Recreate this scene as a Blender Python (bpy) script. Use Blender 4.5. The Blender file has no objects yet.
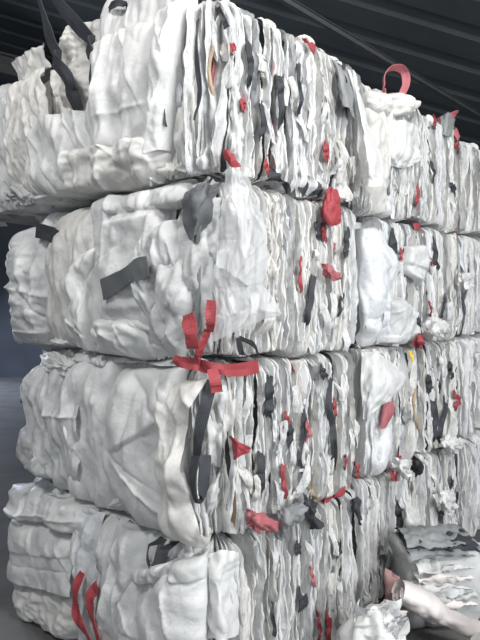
import bpy, math
import numpy as np
from mathutils import Vector

SC = bpy.context.scene
COL = SC.collection
rng = np.random.default_rng(11)

# ---------------------------------------------------------------- camera, sky, lamps, exposure
FPX, CX, HY, CAMZ = 620.0, 240.0, 305.0, 1.74
cd = bpy.data.cameras.new('camera')
cd.sensor_fit = 'VERTICAL'
cd.sensor_height = 36.0
cd.lens = 36.0 * FPX / 640.0
cd.shift_y = (HY - 320.0) / 640.0
cam = bpy.data.objects.new('camera', cd)
cam.location = (0, 0, CAMZ)
cam.rotation_euler = (math.radians(90), 0, 0)
COL.objects.link(cam)
SC.camera = cam

w = bpy.data.worlds.new('world')
SC.world = w
w.use_nodes = True
bg = w.node_tree.nodes['Background']
bg.inputs[0].default_value = (.86, .93, 1.0, 1)
bg.inputs[1].default_value = 0.62

def area_lamp(name, loc, target, size, power, col):
    ld = bpy.data.lights.new(name, 'AREA')
    ld.shape = 'DISK'
    ld.size = size
    ld.energy = power
    ld.color = col
    o = bpy.data.objects.new(name, ld)
    o.location = loc
    o.rotation_euler = (Vector(target) - Vector(loc)).to_track_quat('-Z', 'Y').to_euler()
    COL.objects.link(o)
    return o

area_lamp('high_bay_lamp', (1.6, 0.2, 5.0), (1.3, 3.0, 1.8), .9, 95, (1, .985, .96))
area_lamp('high_bay_lamp.001', (-2.3, 0.5, 5.1), (-.7, 3.2, 2.0), .9, 72, (1, .985, .97))
area_lamp('aisle_face_fill', (4.6, -1.2, 2.6), (.6, 3.1, 1.0), 2.6, 225, (.95, .98, 1))      # added fill lamp out of view at right, brightens the aisle faces
area_lamp('far_corner_fill', (-7.4, 12.6, 2.2), (-4.6, 10.6, 0), 1.6, 210, (.72, .82, 1))          # added bluish lamp, imitates the hazy glow at the far left

SC.view_settings.view_transform = 'Standard'
SC.view_settings.look = 'None'
SC.view_settings.gamma = 1
SC.view_settings.use_curve_mapping = False
SC.view_settings.exposure = 0.60

# ---------------------------------------------------------------- materials
def mat(name, c, rough=.5, var=.08, spec=.35, transl=0.0, alpha=1.0, scale=9, bump=.25, dirt=None, weave=0.0, metal=0.0, crease=0.0, streak=0.0):
    m = bpy.data.materials.new(name)
    m.use_nodes = True
    nt = m.node_tree
    N, L = nt.nodes, nt.links
    p = N['Principled BSDF']
    out = N['Material Output']
    tc = N.new('ShaderNodeTexCoord')
    no = N.new('ShaderNodeTexNoise')
    no.inputs['Scale'].default_value = scale
    no.inputs['Detail'].default_value = 6
    L.new(tc.outputs['Object'], no.inputs['Vector'])
    cr = N.new('ShaderNodeValToRGB')
    e = cr.color_ramp.elements
    d = dirt or tuple(x * (1 - 2.2 * var) for x in c)
    e[0].position, e[1].position = .28, .58
    e[0].color = (*d, 1)
    e[1].color = (*c, 1)
    L.new(no.outputs['Fac'], cr.inputs['Fac'])
    col = cr.outputs['Color']
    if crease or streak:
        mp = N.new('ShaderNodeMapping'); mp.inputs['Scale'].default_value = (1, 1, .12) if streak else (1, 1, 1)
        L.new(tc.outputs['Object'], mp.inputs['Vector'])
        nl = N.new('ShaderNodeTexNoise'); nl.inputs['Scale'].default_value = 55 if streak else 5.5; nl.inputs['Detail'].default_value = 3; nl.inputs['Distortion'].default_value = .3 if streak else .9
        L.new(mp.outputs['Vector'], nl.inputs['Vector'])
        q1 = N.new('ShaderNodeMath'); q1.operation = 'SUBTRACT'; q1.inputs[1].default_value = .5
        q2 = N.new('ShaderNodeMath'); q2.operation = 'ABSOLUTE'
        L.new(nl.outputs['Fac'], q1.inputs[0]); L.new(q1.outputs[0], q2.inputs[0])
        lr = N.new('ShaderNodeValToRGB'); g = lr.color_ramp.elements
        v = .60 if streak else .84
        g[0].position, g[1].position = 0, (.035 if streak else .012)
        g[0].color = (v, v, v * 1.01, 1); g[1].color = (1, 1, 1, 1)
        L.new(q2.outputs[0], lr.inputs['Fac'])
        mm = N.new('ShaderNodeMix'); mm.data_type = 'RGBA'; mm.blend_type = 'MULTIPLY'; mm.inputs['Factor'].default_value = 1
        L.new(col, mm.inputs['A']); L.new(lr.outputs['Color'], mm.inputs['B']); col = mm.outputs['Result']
    L.new(col, p.inputs['Base Color'])
    p.inputs['Roughness'].default_value = rough
    p.inputs['Specular IOR Level'].default_value = spec
    p.inputs['Metallic'].default_value = metal
    n2 = N.new('ShaderNodeTexNoise')
    n2.inputs['Scale'].default_value = scale * 7
    n2.inputs['Detail'].default_value = 5
    L.new(tc.outputs['Object'], n2.inputs['Vector'])
    b = N.new('ShaderNodeBump')
    b.inputs['Strength'].default_value = bump
    b.inputs['Distance'].default_value = .006
    if weave:
        wv = N.new('ShaderNodeTexWave')
        wv.inputs['Scale'].default_value = 90
        wv.inputs['Distortion'].default_value = .6
        L.new(tc.outputs['Object'], wv.inputs['Vector'])
        ad = N.new('ShaderNodeMath')
        ad.operation = 'MULTIPLY_ADD'
        ad.inputs[1].default_value = weave
        L.new(wv.outputs['Fac'], ad.inputs[0])
        L.new(n2.outputs['Fac'], ad.inputs[2])
        L.new(ad.outputs[0], b.inputs['Height'])
    else:
        L.new(n2.outputs['Fac'], b.inputs['Height'])
    if crease:
        n3 = N.new('ShaderNodeTexNoise'); n3.inputs['Scale'].default_value = 7; n3.inputs['Detail'].default_value = 4; n3.inputs['Distortion'].default_value = .5
        L.new(tc.outputs['Object'], n3.inputs['Vector'])
        s1 = N.new('ShaderNodeMath'); s1.operation = 'SUBTRACT'; s1.inputs[1].default_value = .5
        a1 = N.new('ShaderNodeMath'); a1.operation = 'ABSOLUTE'
        L.new(n3.outputs['Fac'], s1.inputs[0]); L.new(s1.outputs[0], a1.inputs[0])
        b3 = N.new('ShaderNodeBump'); b3.inputs['Strength'].default_value = crease; b3.inputs['Distance'].default_value = .05
        L.new(a1.outputs[0], b3.inputs['Height']); L.new(b3.outputs['Normal'], b.inputs['Normal'])
    L.new(b.outputs['Normal'], p.inputs['Normal'])
    sh = p.outputs[0]
    if transl:
        t = N.new('ShaderNodeBsdfTranslucent')
        t.inputs['Color'].default_value = (*c, 1)
        mx = N.new('ShaderNodeMixShader')
        mx.inputs[0].default_value = transl
        L.new(sh, mx.inputs[1]); L.new(t.outputs[0], mx.inputs[2])
        sh = mx.outputs[0]
    if alpha < 1:
        t = N.new('ShaderNodeBsdfTransparent')
        mx = N.new('ShaderNodeMixShader')
        mx.inputs[0].default_value = alpha
        L.new(t.outputs[0], mx.inputs[1]); L.new(sh, mx.inputs[2])
        sh = mx.outputs[0]
    L.new(sh, out.inputs['Surface'])
    return m

M = {
 'white': mat('white_woven_plastic', (.80, .80, .79), .45, .05, transl=.2, weave=.15, crease=.22),
 'warm': mat('warm_white_woven_plastic', (.78, .765, .73), .5, .06, transl=.2, weave=.15, crease=.22),
 'cool': mat('cool_white_woven_plastic', (.73, .745, .76), .42, .06, transl=.12, crease=.22),
 'grey': mat('soiled_white_woven_plastic', (.64, .645, .64), .55, .09, transl=.08, crease=.22),
 'dull': mat('dull_grey_woven_plastic', (.50, .505, .50), .6, .1, crease=.22),
 'silver': mat('grey_woven_fabric', (.26, .27, .275), .55, .1),
 'char': mat('charcoal_webbing', (.050, .054, .062), .6, .12, weave=.6),
 'black': mat('black_webbing', (.022, .023, .026), .6, .12, weave=.6),
 'red': mat('red_webbing', (.37, .062, .072), .55, .1, weave=.6),
 'pink': mat('faded_red_webbing', (.45, .145, .16), .6, .1, weave=.6),
 'dullred': mat('dull_red_cloth', (.36, .21, .205), .7, .1),
 'slate': mat('slate_grey_fabric', (.13, .138, .145), .55, .1),
 'tan': mat('tan_kraft_liner', (.42, .32, .22), .7, .1),
 'yellow': mat('yellow_tag', (.75, .48, .05), .5, .05),
 'film': mat('clear_plastic_film', (.90, .91, .92), .15, .02, spec=.8, transl=.45, alpha=.64, bump=.2, crease=.2),
 'core': mat('packed_sacking', (.58, .58, .57), .8, .15),
 'floor': mat('worn_concrete', (.15, .15, .15), .75, .15, scale=2.5, bump=.3),
 'roof': mat('dark_steel_deck', (.10, .112, .114), .6, .1, scale=1.5, bump=.1),
 'wall': mat('dark_blue_grey_sheeting', (.085, .098, .125), .7, .1, scale=1.2, bump=.1),
 'steel': mat('painted_dark_steel', (.12, .125, .13), .5, .1, bump=.1),
 'pinkwhite': mat('pinkish_white_liner', (.76, .71, .69), .5, .06, transl=.1),
}
M.update({
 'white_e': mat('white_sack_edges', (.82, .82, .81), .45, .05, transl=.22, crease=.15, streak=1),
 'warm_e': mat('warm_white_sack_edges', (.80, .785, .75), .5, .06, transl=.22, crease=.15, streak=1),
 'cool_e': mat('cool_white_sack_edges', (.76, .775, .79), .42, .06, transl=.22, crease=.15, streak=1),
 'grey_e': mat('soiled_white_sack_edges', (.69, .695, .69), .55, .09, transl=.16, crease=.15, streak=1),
})
WE = ['white_e', 'white_e', 'warm_e', 'cool_e', 'grey_e', 'white_e', 'warm_e', 'white_e']
WH = ['white', 'white', 'warm', 'cool', 'grey', 'white', 'warm', 'grey']

# ---------------------------------------------------------------- mesh helpers
def link(name, me, parent=None):
    o = bpy.data.objects.new(name, me)
    COL.objects.link(o)
    if parent is not None:
        o.parent = parent
    return o

def raw_mesh(name, V, F, m, smooth=True):
    me = bpy.data.meshes.new(name)
    V = np.asarray(V, np.float32)
    F = np.asarray(F, np.int32)
    me.vertices.add(len(V))
    me.vertices.foreach_set('co', V.ravel())
    k = F.shape[1]
    me.loops.add(F.size)
    me.loops.foreach_set('vertex_index', F.ravel())
    me.polygons.add(len(F))
    me.polygons.foreach_set('loop_start', np.arange(0, F.size, k, dtype=np.int32))
    me.polygons.foreach_set('use_smooth', np.full(len(F), smooth))
    me.update(calc_edges=True)
    me.materials.append(M[m])
    return me

def grid_faces(nu, nv, wrap_u=False):
    i, j = np.meshgrid(np.arange(nu if wrap_u else nu - 1), np.arange(nv - 1), indexing='ij')
    i2 = (i + 1) % nu
    return np.stack([i * nv + j, i2 * nv + j, i2 * nv + j + 1, i * nv + j + 1], -1).reshape(-1, 4)

def grid_obj(name, P, m, parent=None, wrap_u=False, smooth=True):
    nu, nv = P.shape[:2]
    return link(name, raw_mesh(name, P.reshape(-1, 3), grid_faces(nu, nv, wrap_u), m, smooth), parent)

def box_obj(name, lo, hi, m, parent=None, kind=None):
    x0, y0, z0 = lo; x1, y1, z1 = hi
    V = [(x0,y0,z0),(x1,y0,z0),(x1,y1,z0),(x0,y1,z0),(x0,y0,z1),(x1,y0,z1),(x1,y1,z1),(x0,y1,z1)]
    F = [(0,3,2,1),(4,5,6,7),(0,1,5,4),(1,2,6,5),(2,3,7,6),(3,0,4,7)]
    o = link(name, raw_mesh(name, V, F, m, False), parent)
    if kind: o['kind'] = kind
    return o

# ---------------------------------------------------------------- crumple library: periodic cloth squeezed until it buckles
def crumple(kinds, n=120, L=.64, iters=260, seed=3):
    r = np.random.default_rng(seed); B = len(kinds); h = L / n
    cx, cy, zm, s1 = (np.array([k[a] for k in kinds])[:, None, None] for a in range(4))
    I, J = np.meshgrid(np.arange(n) * h, np.arange(n) * h, indexing='ij')
    def sm(s):
        f = np.fft.fft2(r.normal(size=(B, n, n))); k = np.fft.fftfreq(n) * n
        a = np.fft.ifft2(f * np.exp(-(k[:, None]**2 + k[None]**2) / (2 * s * s))).real
        return a / a.std((1, 2), keepdims=True)
    X, Y = (I * cx).astype(np.float32), (J * cy).astype(np.float32)
    Z = ((sm(s1) * .7 + sm(7) * .25) * zm * .8).astype(np.float32)
    px = np.broadcast_to(X, Z.shape).copy(); py = np.broadcast_to(Y, Z.shape).copy()
    Lx, Ly = (L * cx).astype(np.float32), (L * cy).astype(np.float32); zm = zm.astype(np.float32)
    offs = [(1,0,1.,0),(0,1,1.,0),(1,1,.7,0),(1,-1,.7,0),(2,0,.25,1),(0,2,.25,1),(3,0,.14,1),(0,3,.14,1)]
    for it in range(iters):
        A = [np.zeros_like(px) for _ in range(3)]
        for i, j, wt, only in offs:
            dx = np.roll(px, (-i, -j), (1, 2)) - px; dx -= Lx * np.round(dx / Lx)
            dy = np.roll(py, (-i, -j), (1, 2)) - py; dy -= Ly * np.round(dy / Ly)
            dz = np.roll(Z, (-i, -j), (1, 2)) - Z
            d = np.sqrt(dx*dx + dy*dy + dz*dz) + 1e-9
            c = wt * (d - h * math.hypot(i, j)) / d * .5
            if only: c = np.minimum(c, 0)
            for a, v in zip(A, (dx, dy, dz)):
                t = c * v; a += t; a -= np.roll(t, (i, j), (1, 2))
        px += A[0] * .32; py += A[1] * .32; Z += A[2] * .32
        Z = np.where(np.abs(Z) > zm, np.sign(Z) * (zm + (np.abs(Z) - zm) * .6), Z)
    return np.stack([px - X, py - Y, Z], -1).astype(float), L * cx[:, 0, 0], L * cy[:, 0, 0]

LIB, LLX, LLY = crumple([(.93,.93,.03,1.6), (.95,.95,.03,2.2), (.86,.97,.03,1.8), (.90,.985,.03,2.2), (.88,.90,.03,2.5), (.955,.955,.012,3)])

def sample(k, X, Y, rot=False):
    """tangential and normal offsets of crumpled cloth at physical coordinates X, Y; k 2 and 3 have their folds running along Y"""
    if rot: X, Y = Y, X
    f = LIB[k]; n = f.shape[0]
    a = (X / LLX[k]) % 1 * n; b = (Y / LLY[k]) % 1 * n
    i = np.floor(a).astype(int); j = np.floor(b).astype(int)
    fa = (a - i)[..., None]; fb = (b - j)[..., None]
    i %= n; j %= n; i2 = (i + 1) % n; j2 = (j + 1) % n
    v = f[i, j] * (1-fa) * (1-fb) + f[i2, j] * fa * (1-fb) + f[i, j2] * (1-fa) * fb + f[i2, j2] * fa * fb
    if rot: v = v[..., [1, 0, 2]]
    return v

def facets(X, Y, r, n=6, lam=(.10, .34), slope=.16, upright=0):
    """stiff woven plastic: flat facets between straight sharp creases"""
    wx = X + .035 * np.sin(9 * Y + r.uniform(0, 6)) + .02 * np.sin(17 * X + 11 * Y + r.uniform(0, 6))
    wy = Y + .035 * np.sin(8 * X + r.uniform(0, 6)) + .02 * np.sin(13 * Y - 15 * X + r.uniform(0, 6))
    H = np.zeros_like(X)
    for _ in range(n):
        th = r.normal(0, .22) if r.random() < upright else r.uniform(0, math.pi); l = r.uniform(*lam)
        t = (wx * math.cos(th) + wy * math.sin(th)) / l + r.uniform(0, 1)
        t = t + .22 * np.sin(t * 2.1 + r.uniform(0, 6))
        tri = np.abs(2 * (t % 1) - 1) - .5
        g = .5 + .5 * np.sin(r.uniform(4, 11) * X + r.uniform(0, 6)) * np.sin(r.uniform(4, 11) * Y + r.uniform(0, 6))
        H += tri * l * slope * np.clip(g * 1.6 - .25, 0, 1) * r.uniform(.5, 1)
    return H

def noise1(n, freq, r, octaves=2, sharp=False):
    t = np.linspace(0, 1, n); y = np.zeros(n)
    for o in range(octaves):
        m = max(2, int(freq * 2**o) + 1)
        xs = np.linspace(0, 1, m)
        if sharp and m > 3:
            xs[1:-1] += r.uniform(-.4, .4, m - 2) / m
        y += np.interp(t, xs, r.uniform(-1, 1, m)) * .5**o
    return y

def smooth_rows(R, n, linear=False):
    """Catmull-Rom through the rows of control points R (m, ...) to n rows"""
    R = np.asarray(R, float); m = len(R)
    if m == 2:
        t = np.linspace(0, 1, n).reshape(-1, *([1] * (R.ndim - 1)))
        return R[0] * (1 - t) + R[1] * t
    if linear:
        s = np.linspace(0, m - 1 - 1e-9, n); i = s.astype(int); t = (s - i).reshape(-1, *([1] * (R.ndim - 1)))
        t = t * t * (3 - 2 * t) * .5 + t * .5
        return R[i] * (1 - t) + R[i + 1] * t
    P = np.concatenate([2 * R[:1] - R[1:2], R, 2 * R[-1:] - R[-2:-1]])
    s = np.linspace(0, m - 1 - 1e-9, n); i = s.astype(int)
    t = (s - i).reshape(-1, *([1] * (R.ndim - 1)))
    a, b, c, d = P[i], P[i+1], P[i+2], P[i+3]
    return .5 * (2*b + (c - a)*t + (2*a - 5*b + 4*c - d)*t*t + (3*b - a - 3*c + d)*t**3)

def cloth(name, ctrl, m, parent, res=.009, amp=1.0, k=0, sc=1.0, r=rng, rot=False, clamp=None, linear=False):
    """a sheet through a grid of control points (rows x columns x 3), wrinkled with the crumple library"""
    C = np.asarray(ctrl, float)
    lv = np.linalg.norm(np.diff(C, axis=0), axis=2).sum(0).max()
    lu = np.linalg.norm(np.diff(C, axis=1), axis=2).sum(1).max()
    nv = int(min(110, max(4, lv / res))) + 1; nu = int(min(110, max(4, lu / res))) + 1
    A = smooth_rows(C, nv, linear)
    A = smooth_rows(A.transpose(1, 0, 2), nu, linear)
    du = np.gradient(A, axis=0); dv = np.gradient(A, axis=1)
    du /= np.linalg.norm(du, axis=2, keepdims=True) + 1e-9
    dv /= np.linalg.norm(dv, axis=2, keepdims=True) + 1e-9
    nn = np.cross(du, dv); nn /= np.linalg.norm(nn, axis=2, keepdims=True) + 1e-9
    U, V = np.meshgrid(np.linspace(0, lu, nu), np.linspace(0, lv, nv), indexing='ij')
    o = r.uniform(0, 3, 2)
    s = sample(k, U / sc + o[0], V / sc + o[1], rot) * sc * amp * .8
    s[..., 2] += facets(U, V, r, 5, (.05, .16), .13 * amp)
    A = A + du * s[..., :1] + dv * s[..., 1:2] + nn * s[..., 2:3]
    if clamp: A = clamp.clamp(A)
    return grid_obj(name, A, m, parent)

# ---------------------------------------------------------------- stack geometry
TH = math.atan2(.742, .670)
UX = np.array([math.cos(TH), math.sin(TH), 0.]); VX = np.array([-math.sin(TH), math.cos(TH), 0.])
CORNER = np.array([-.10, 2.50, 0.])
CAMP = np.array([0, 0, CAMZ])

def ray(px, py):
    return np.array([(px - CX) / FPX, 1.0, (HY - py) / FPX])

def joint(x, y):
    """the uneven level at which a bale settles on the one below"""
    return .020 * np.sin(7.1 * x + 1.3 * y) + .014 * np.sin(17.3 * x - 4.0 * y + 1) + .012 * np.sin(6.0 * y + 2) + .006 * np.sin(31 * x + 23 * y)

class Bale:
    def __init__(s, label, s0, W, L, z, H, back=0.0, rl=.09, rr=.04, rc=.12, pl=2.8, pr=4.0):
        s.W, s.L, s.H, s.rl, s.rr, s.rc, s.pl, s.pr = W, L, H, rl, rr, rc, pl, pr
        s.o = CORNER + UX * s0 + VX * back + np.array([0, 0, z])
        e = bpy.data.objects.new('sack_bale', None)
        COL.objects.link(e)
        e.location = s.o; e.rotation_euler = (0, 0, TH); e.empty_display_size = .1
        e['label'] = label; e['category'] = 'bale'; e['group'] = 'bales of white sacks stacked beside the aisle'
        s.e = e; s.s0 = s0; s.top = z > 2
    def clamp(s, A):
        """keeps the sacks of a bale inside its own place in the stack"""
        g = joint(A[..., 0] + s.s0, A[..., 1])
        lo = (g if s.o[2] > .1 else 0 * g) + .005
        A[..., 2] = np.maximum(A[..., 2], lo)
        if not s.top: A[..., 2] = np.minimum(A[..., 2], s.H + g - .005)
        if s.s0 > 0: A[..., 0] = np.maximum(A[..., 0], -.004)
        A[..., 0] = np.minimum(A[..., 0], s.W + .003)
        return A
    def local(s, p):
        d = np.asarray(p) - s.o
        return np.stack([d @ UX, d @ VX, d[..., 2]], -1)
    def px(s, x, y, face=None):
        """the point of the bale's left face ('l') or aisle face ('r') seen at a spot of the photograph, as (q, z)"""
        d = ray(x, y); c = s.local(CAMP)
        dl = np.array([d @ UX, d @ VX, d[2]])
        face = face or s.face
        t = -c[0] / dl[0] if face == 'l' else -c[1] / dl[1]
        p = c + dl * t
        return (-p[1], p[2]) if face == 'l' else (p[0], p[2])
    def P(s, q, z, h):
        """local point at perimeter position q (negative: left face, positive: aisle face), height z, outward offset h"""
        q, z, h = np.broadcast_arrays(np.asarray(q, float), np.asarray(z, float), np.asarray(h, float))
        e = np.clip(np.abs(2 * z / s.H - 1), 0, 1)
        bl = np.clip((q + .25) / .4, 0, 1)
        il = s.rl * (1 - (1 - e**s.pl)**(1 / s.pl)); ir = s.rr * (1 - (1 - e**s.pr)**(1 / s.pr))
        h = h - (il * (1 - bl) + ir * bl)
        rc, W, L = s.rc, s.W, s.L
        rf = min(.32, L * .4); rw = .10
        # straight runs
        x = np.where(q < 0, 0, q); y = np.where(q < 0, -q, 0); nx = np.where(q < 0, -1., 0.); ny = np.where(q < 0, 0., -1.)
        def arc(mask, cx_, cy_, r_, a):
            nonlocal x, y, nx, ny
            x = np.where(mask, cx_ + r_ * np.cos(a), x); y = np.where(mask, cy_ + r_ * np.sin(a), y)
            nx = np.where(mask, np.cos(a), nx); ny = np.where(mask, np.sin(a), ny)
        arc(np.abs(q) < rc, rc, rc, rc, np.pi * (1.25 + .25 * q / rc))
        a = np.pi - np.pi / 2 * np.clip((-q - (L - rf)) / rf, 0, 1.3)
        arc(q < -(L - rf), rf, L - rf, rf, a)
        a = np.pi * 1.5 + np.pi / 2 * np.clip((q - (W - rw)) / rw, 0, 1.3)
        if s.wrap: arc(q > W - rw, W - rw, rw, rw, a)
        return np.stack([x + nx * h, y + ny * h, z], -1)
    def at(s, x, y, face=None, h=0.0):
        """(q, z) of the point that lies h off the bale's surface and is seen at a spot of the photograph"""
        q0, z0 = s.px(x, y, face); q, z = q0, z0
        c = s.local(CAMP)
        def proj(q, z):
            p = s.o + np.array(s.P(q, z, h)) @ np.array([UX, VX, [0, 0, 1.]])
            return np.array([CX + FPX * p[0] / p[1], HY - FPX * (p[2] - CAMZ) / p[1]])
        tgt = np.array([x, y], float)
        for _ in range(14):
            f = proj(q, z); e = tgt - f
            if abs(e).max() < .15: return q, z
            J = np.stack([(proj(q + .004, z) - f) / .004, (proj(q, z + .004) - f) / .004], 1)
            d = np.linalg.solve(J.T @ J + np.eye(2) * 60, J.T @ e)
            q += np.clip(d[0], -.05, .05); z += np.clip(d[1], -.05, .05)
        if abs(proj(q, z) - tgt).max() > 6 or abs(q - q0) > .4: return q0, z0
        return q, z
    face = 'r'
    wrap = True

def part_core(b):
    q = np.linspace(-b.L + .02, b.W - .02, 60)
    zz = np.linspace(.04, b.H - .04, 12)
    Q, Z = np.meshgrid(q, zz, indexing='ij')
    A = b.P(Q, Z, np.full(Q.shape, -.085))
    ring = list(range(60))
    V = A.reshape(-1, 3); F = grid_faces(60, 12)
    me = raw_mesh('packed_core', V, F, 'core')
    o = link('packed_core', me, b.e)
    # top and bottom closed with fans to the middle of the bale
    for zi, nm in ((11, 'packed_top'), (0, 'packed_bottom')):
        rim = A[:, zi]; back = np.array([[b.W - .05, b.L - .05, rim[0, 2]]])
        pts = np.concatenate([rim, back])
        F = [(k, k + 1, 60) for k in range(59)]
        link(nm, raw_mesh(nm, pts, F, 'core', False), b.e)

def panel(b, rows, m='white', off=.0, bulge=.05, amp=1.0, k=0, sc=1.5, tuck=None, p=3.6, cr=(), nr=2, name='sack', res=.0065, rot=False, face='l', raw=False, shear=0):
    """a sack lying on the bale's face. rows: ((xl,yl),(xr,yr)) from top to bottom; cr: fold lines"""
    r = rng
    if k in (0, 4): k = int(r.choice([2, 3])); rot = r.random() < .45; amp *= .85
    if tuck is None: tuck = tuple(None if r.random() < .22 else .045 for _ in range(4))
    R = np.array([[(x if raw else b.at(*x, face, off)) for x in row] for row in rows])
    lv = np.abs(R[-1, :, 1] - R[0, :, 1]).max() + .02; lu = np.abs(R[:, 1, 0] - R[:, 0, 0]).max() + .01
    nv = int(np.clip(lv / res, 8, 130)); nu = int(np.clip(lu / res, 6, 110))
    E = smooth_rows(R, nv)
    u = np.linspace(0, 1, nu)[:, None]; v = np.linspace(0, 1, nv)[None]
    Q = E[None, :, 0, 0] * (1 - u) + E[None, :, 1, 0] * u
    Z = E[None, :, 0, 1] * (1 - u) + E[None, :, 1, 1] * u
    a = 2 * u - 1; c = 2 * v - 1
    tl, tr, tt, tb = tuck
    def pf(t, lo, hi):
        t = np.where((t < 0) & (lo is None), 0, t); t = np.where((t > 0) & (hi is None), 0, t)
        return (1 - np.abs(t)**p)**(1 / p)
    tk = np.where(a < 0, tl or 0, tr or 0) * (1 - pf(a, tl, tr)) + np.where(c < 0, tt or 0, tb or 0) * (1 - pf(c, tt, tb))
    H = off + bulge * pf(a, tl, tr) * pf(c, tt, tb) - tk
    o = r.uniform(0, 3, 2)
    sc = .55 + .42 * sc
    s = sample(k, Q / sc + o[0], Z / sc + o[1], rot) * sc * amp + sample(0, Q / sc * 2.3 + o[1], Z / sc * 2.3 + o[0]) * sc / 2.3 * .22 * amp
    s = s * .66
    fc = facets(Q, Z, r, 5, (.14, .40), r.uniform(.07, .13) * min(1.2, amp + .2), upright=.55)
    # long soft folds of the sack plus a few sharp ones
    for _ in range(nr * 2 + 4):
        th = r.normal(math.pi / 2 if k in (2, 3) else r.uniform(0, 3.1), .35)
        X, Y = Q - r.uniform(Q.min(), Q.max()), Z - r.uniform(Z.min(), Z.max())
        d = X * math.sin(th) - Y * math.cos(th); al = X * math.cos(th) + Y * math.sin(th)
        ext = np.exp(-(al / r.uniform(.08, .28))**4)
        if r.random() < .5: H = H + r.choice([-1, 1]) * r.uniform(.005, .013) * np.tanh(d / r.uniform(.002, .007)) * np.exp(-np.abs(d) / .10) * ext
        else: H = H + r.choice([-1, 1]) * r.uniform(.006, .016) * np.exp(-np.abs(d) / r.uniform(.006, .02)) * ext
    for (p1, p2, dep, wd, mode) in cr:
        a1, a2 = np.array(b.at(*p1, face, off + bulge)), np.array(b.at(*p2, face, off + bulge))
        t = a2 - a1; ln = np.linalg.norm(t); t /= ln
        X, Y = Q - a1[0], Z - a1[1]
        al = X * t[0] + Y * t[1]; d = X * -t[1] + Y * t[0]
        end = np.clip(1.15 - np.abs(2 * al / ln - 1)**4, 0, 1)
        if mode == 'step': H = H + dep * end * (.5 + .5 * np.tanh(d / wd)) * np.exp(-np.clip(d, 0, 9) / .12)
        else: H = H + dep * end * np.exp(-np.abs(d) / wd)
    A = b.clamp(b.P(Q + s[..., 0] * .8, Z + s[..., 1] * .8, H + s[..., 2] + fc))
    return grid_obj(name, A, m, b.e)

def layer(b, q, wd, out, z0, z1, m, kind='fold', D=.12, k=2, amp=.8, wob=.010, jag=.008, name='folded_sack', zres=.009):
    r = rng
    nz = max(8, int((z1 - z0) / zres)); z = np.linspace(z0, z1, nz); tz = np.linspace(0, 1, nz)
    n0 = out + noise1(nz, 4, r) * jag + noise1(nz, 11, r, 2, True) * jag * .8
    qc = q + noise1(nz, 3, r) * wob + noise1(nz, 9, r) * wob * .35 + r.normal(0, .012) * (tz - .5)
    ww = wd * (1 + .35 * noise1(nz, 4, r))
    endt = np.minimum(np.clip(tz / .06, 0, 1), np.clip((1 - tz) / .06, 0, 1))
    n0 = n0 - .04 * (1 - endt)**2
    n0 = n0 + noise1(nz, 34, r, 1, True) * jag * .35
    if kind == 'fold':
        a = np.array([-.25, -.45, -.5, -.48, -.40, -.34, .1, .38, .48, .5, .4]); hh = np.array([-D, -D*.55, -D*.28, -.03, -.006, -.002, 0, -.004, -.03, -D*.3, -D])
    elif kind == 'crease':
        c = r.uniform(-.4, .4)
        a = np.array([-.3, -.5, -.5, -.42, c-.12, c, c+.12, .42, .5, .3]); hh = np.array([-D, -D*.5, -.05, -.028, -.004, .004, -.004, -.03, -D*.4, -D])
    else:  # open edge of a sheet leaning to one side
        ln = r.uniform(-1.4, .9)
        a = np.array([0, .0, ln*.1, ln*.3, ln*.7, ln]); hh = np.array([-D, -D*.5, -.03, -.005, .008, .014])
    aa = a[:, None] * ww[None]; H = hh[:, None] + n0[None]
    arc = np.concatenate([[0], np.cumsum(np.hypot(np.diff(a * wd), np.diff(hh)))])
    o = r.uniform(0, 3, 2)
    Zg = np.broadcast_to(z[None], aa.shape)
    s = (sample(k, arc[:, None] / .8 + o[0] + 0 * Zg, Zg / .8 + o[1]) * .8 + sample(0, arc[:, None] * 2.2 + o[1] + 0 * Zg, Zg * 2.2 + o[0]) * .25) * amp
    damp = np.where(hh < -D*.5, .3, 1)[:, None]
    fl = np.clip(np.abs(a) * 2, 0, 1)[:, None]
    A = b.P(qc[None] + aa + s[..., 2] * damp * min(1, wd / .022) * .5, Zg + s[..., 1], H + s[..., 2] * damp * (1 - fl) * .5 + s[..., 0] * .5)
    return grid_obj(name, b.clamp(A), m, b.e)

def layers(b, q0, q1, mean=.026, ztop=0.0, dark=.07, zbot=.0, out=(.0, .010), D=.10, zres=.011, mats=WE, wobs=.012):
    r = rng; q = q0
    while q < q1:
        wd = mean * r.choice([.5, .7, .9, 1.2, 1.7], p=[.2, .28, .25, .19, .08]) * r.uniform(.85, 1.15)
        cn = abs(q) < .16
        if cn: wd *= 1.4
        m = r.choice(mats)
        x = r.random()
        if x < dark: m, wd = r.choice(['char', 'silver', 'char', 'black']), wd * .8
        elif x < dark + .012: m, wd = 'pink', wd * .5
        elif x < dark + .02: m, wd = 'tan', wd * .5
        kind = r.choice(['fold', 'crease', 'edge'], p=[.22, .36, .42])
        z0, z1 = zbot - r.uniform(0, .03), b.H + r.uniform(-.03, .01) + ztop * r.uniform(0, 1) * (1 + .5 * math.sin(q * 19))
        if r.random() < .16:
            if r.random() < .5: z1 = b.H * r.uniform(.45, .85)
            else: z0 = b.H * r.uniform(.15, .5)
        layer(b, q + wd * .5, wd, r.normal(*out) + (.02 if cn else 0) - (.02 if m in ('char', 'silver', 'black', 'pink', 'tan') else 0), z0, z1, m, kind, D=D, zres=zres, wob=wobs,
              k=int(r.choice([2, 3, 0])), amp=r.uniform(.6, 1.1))
        q += wd * r.uniform(.62, .95)

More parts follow.
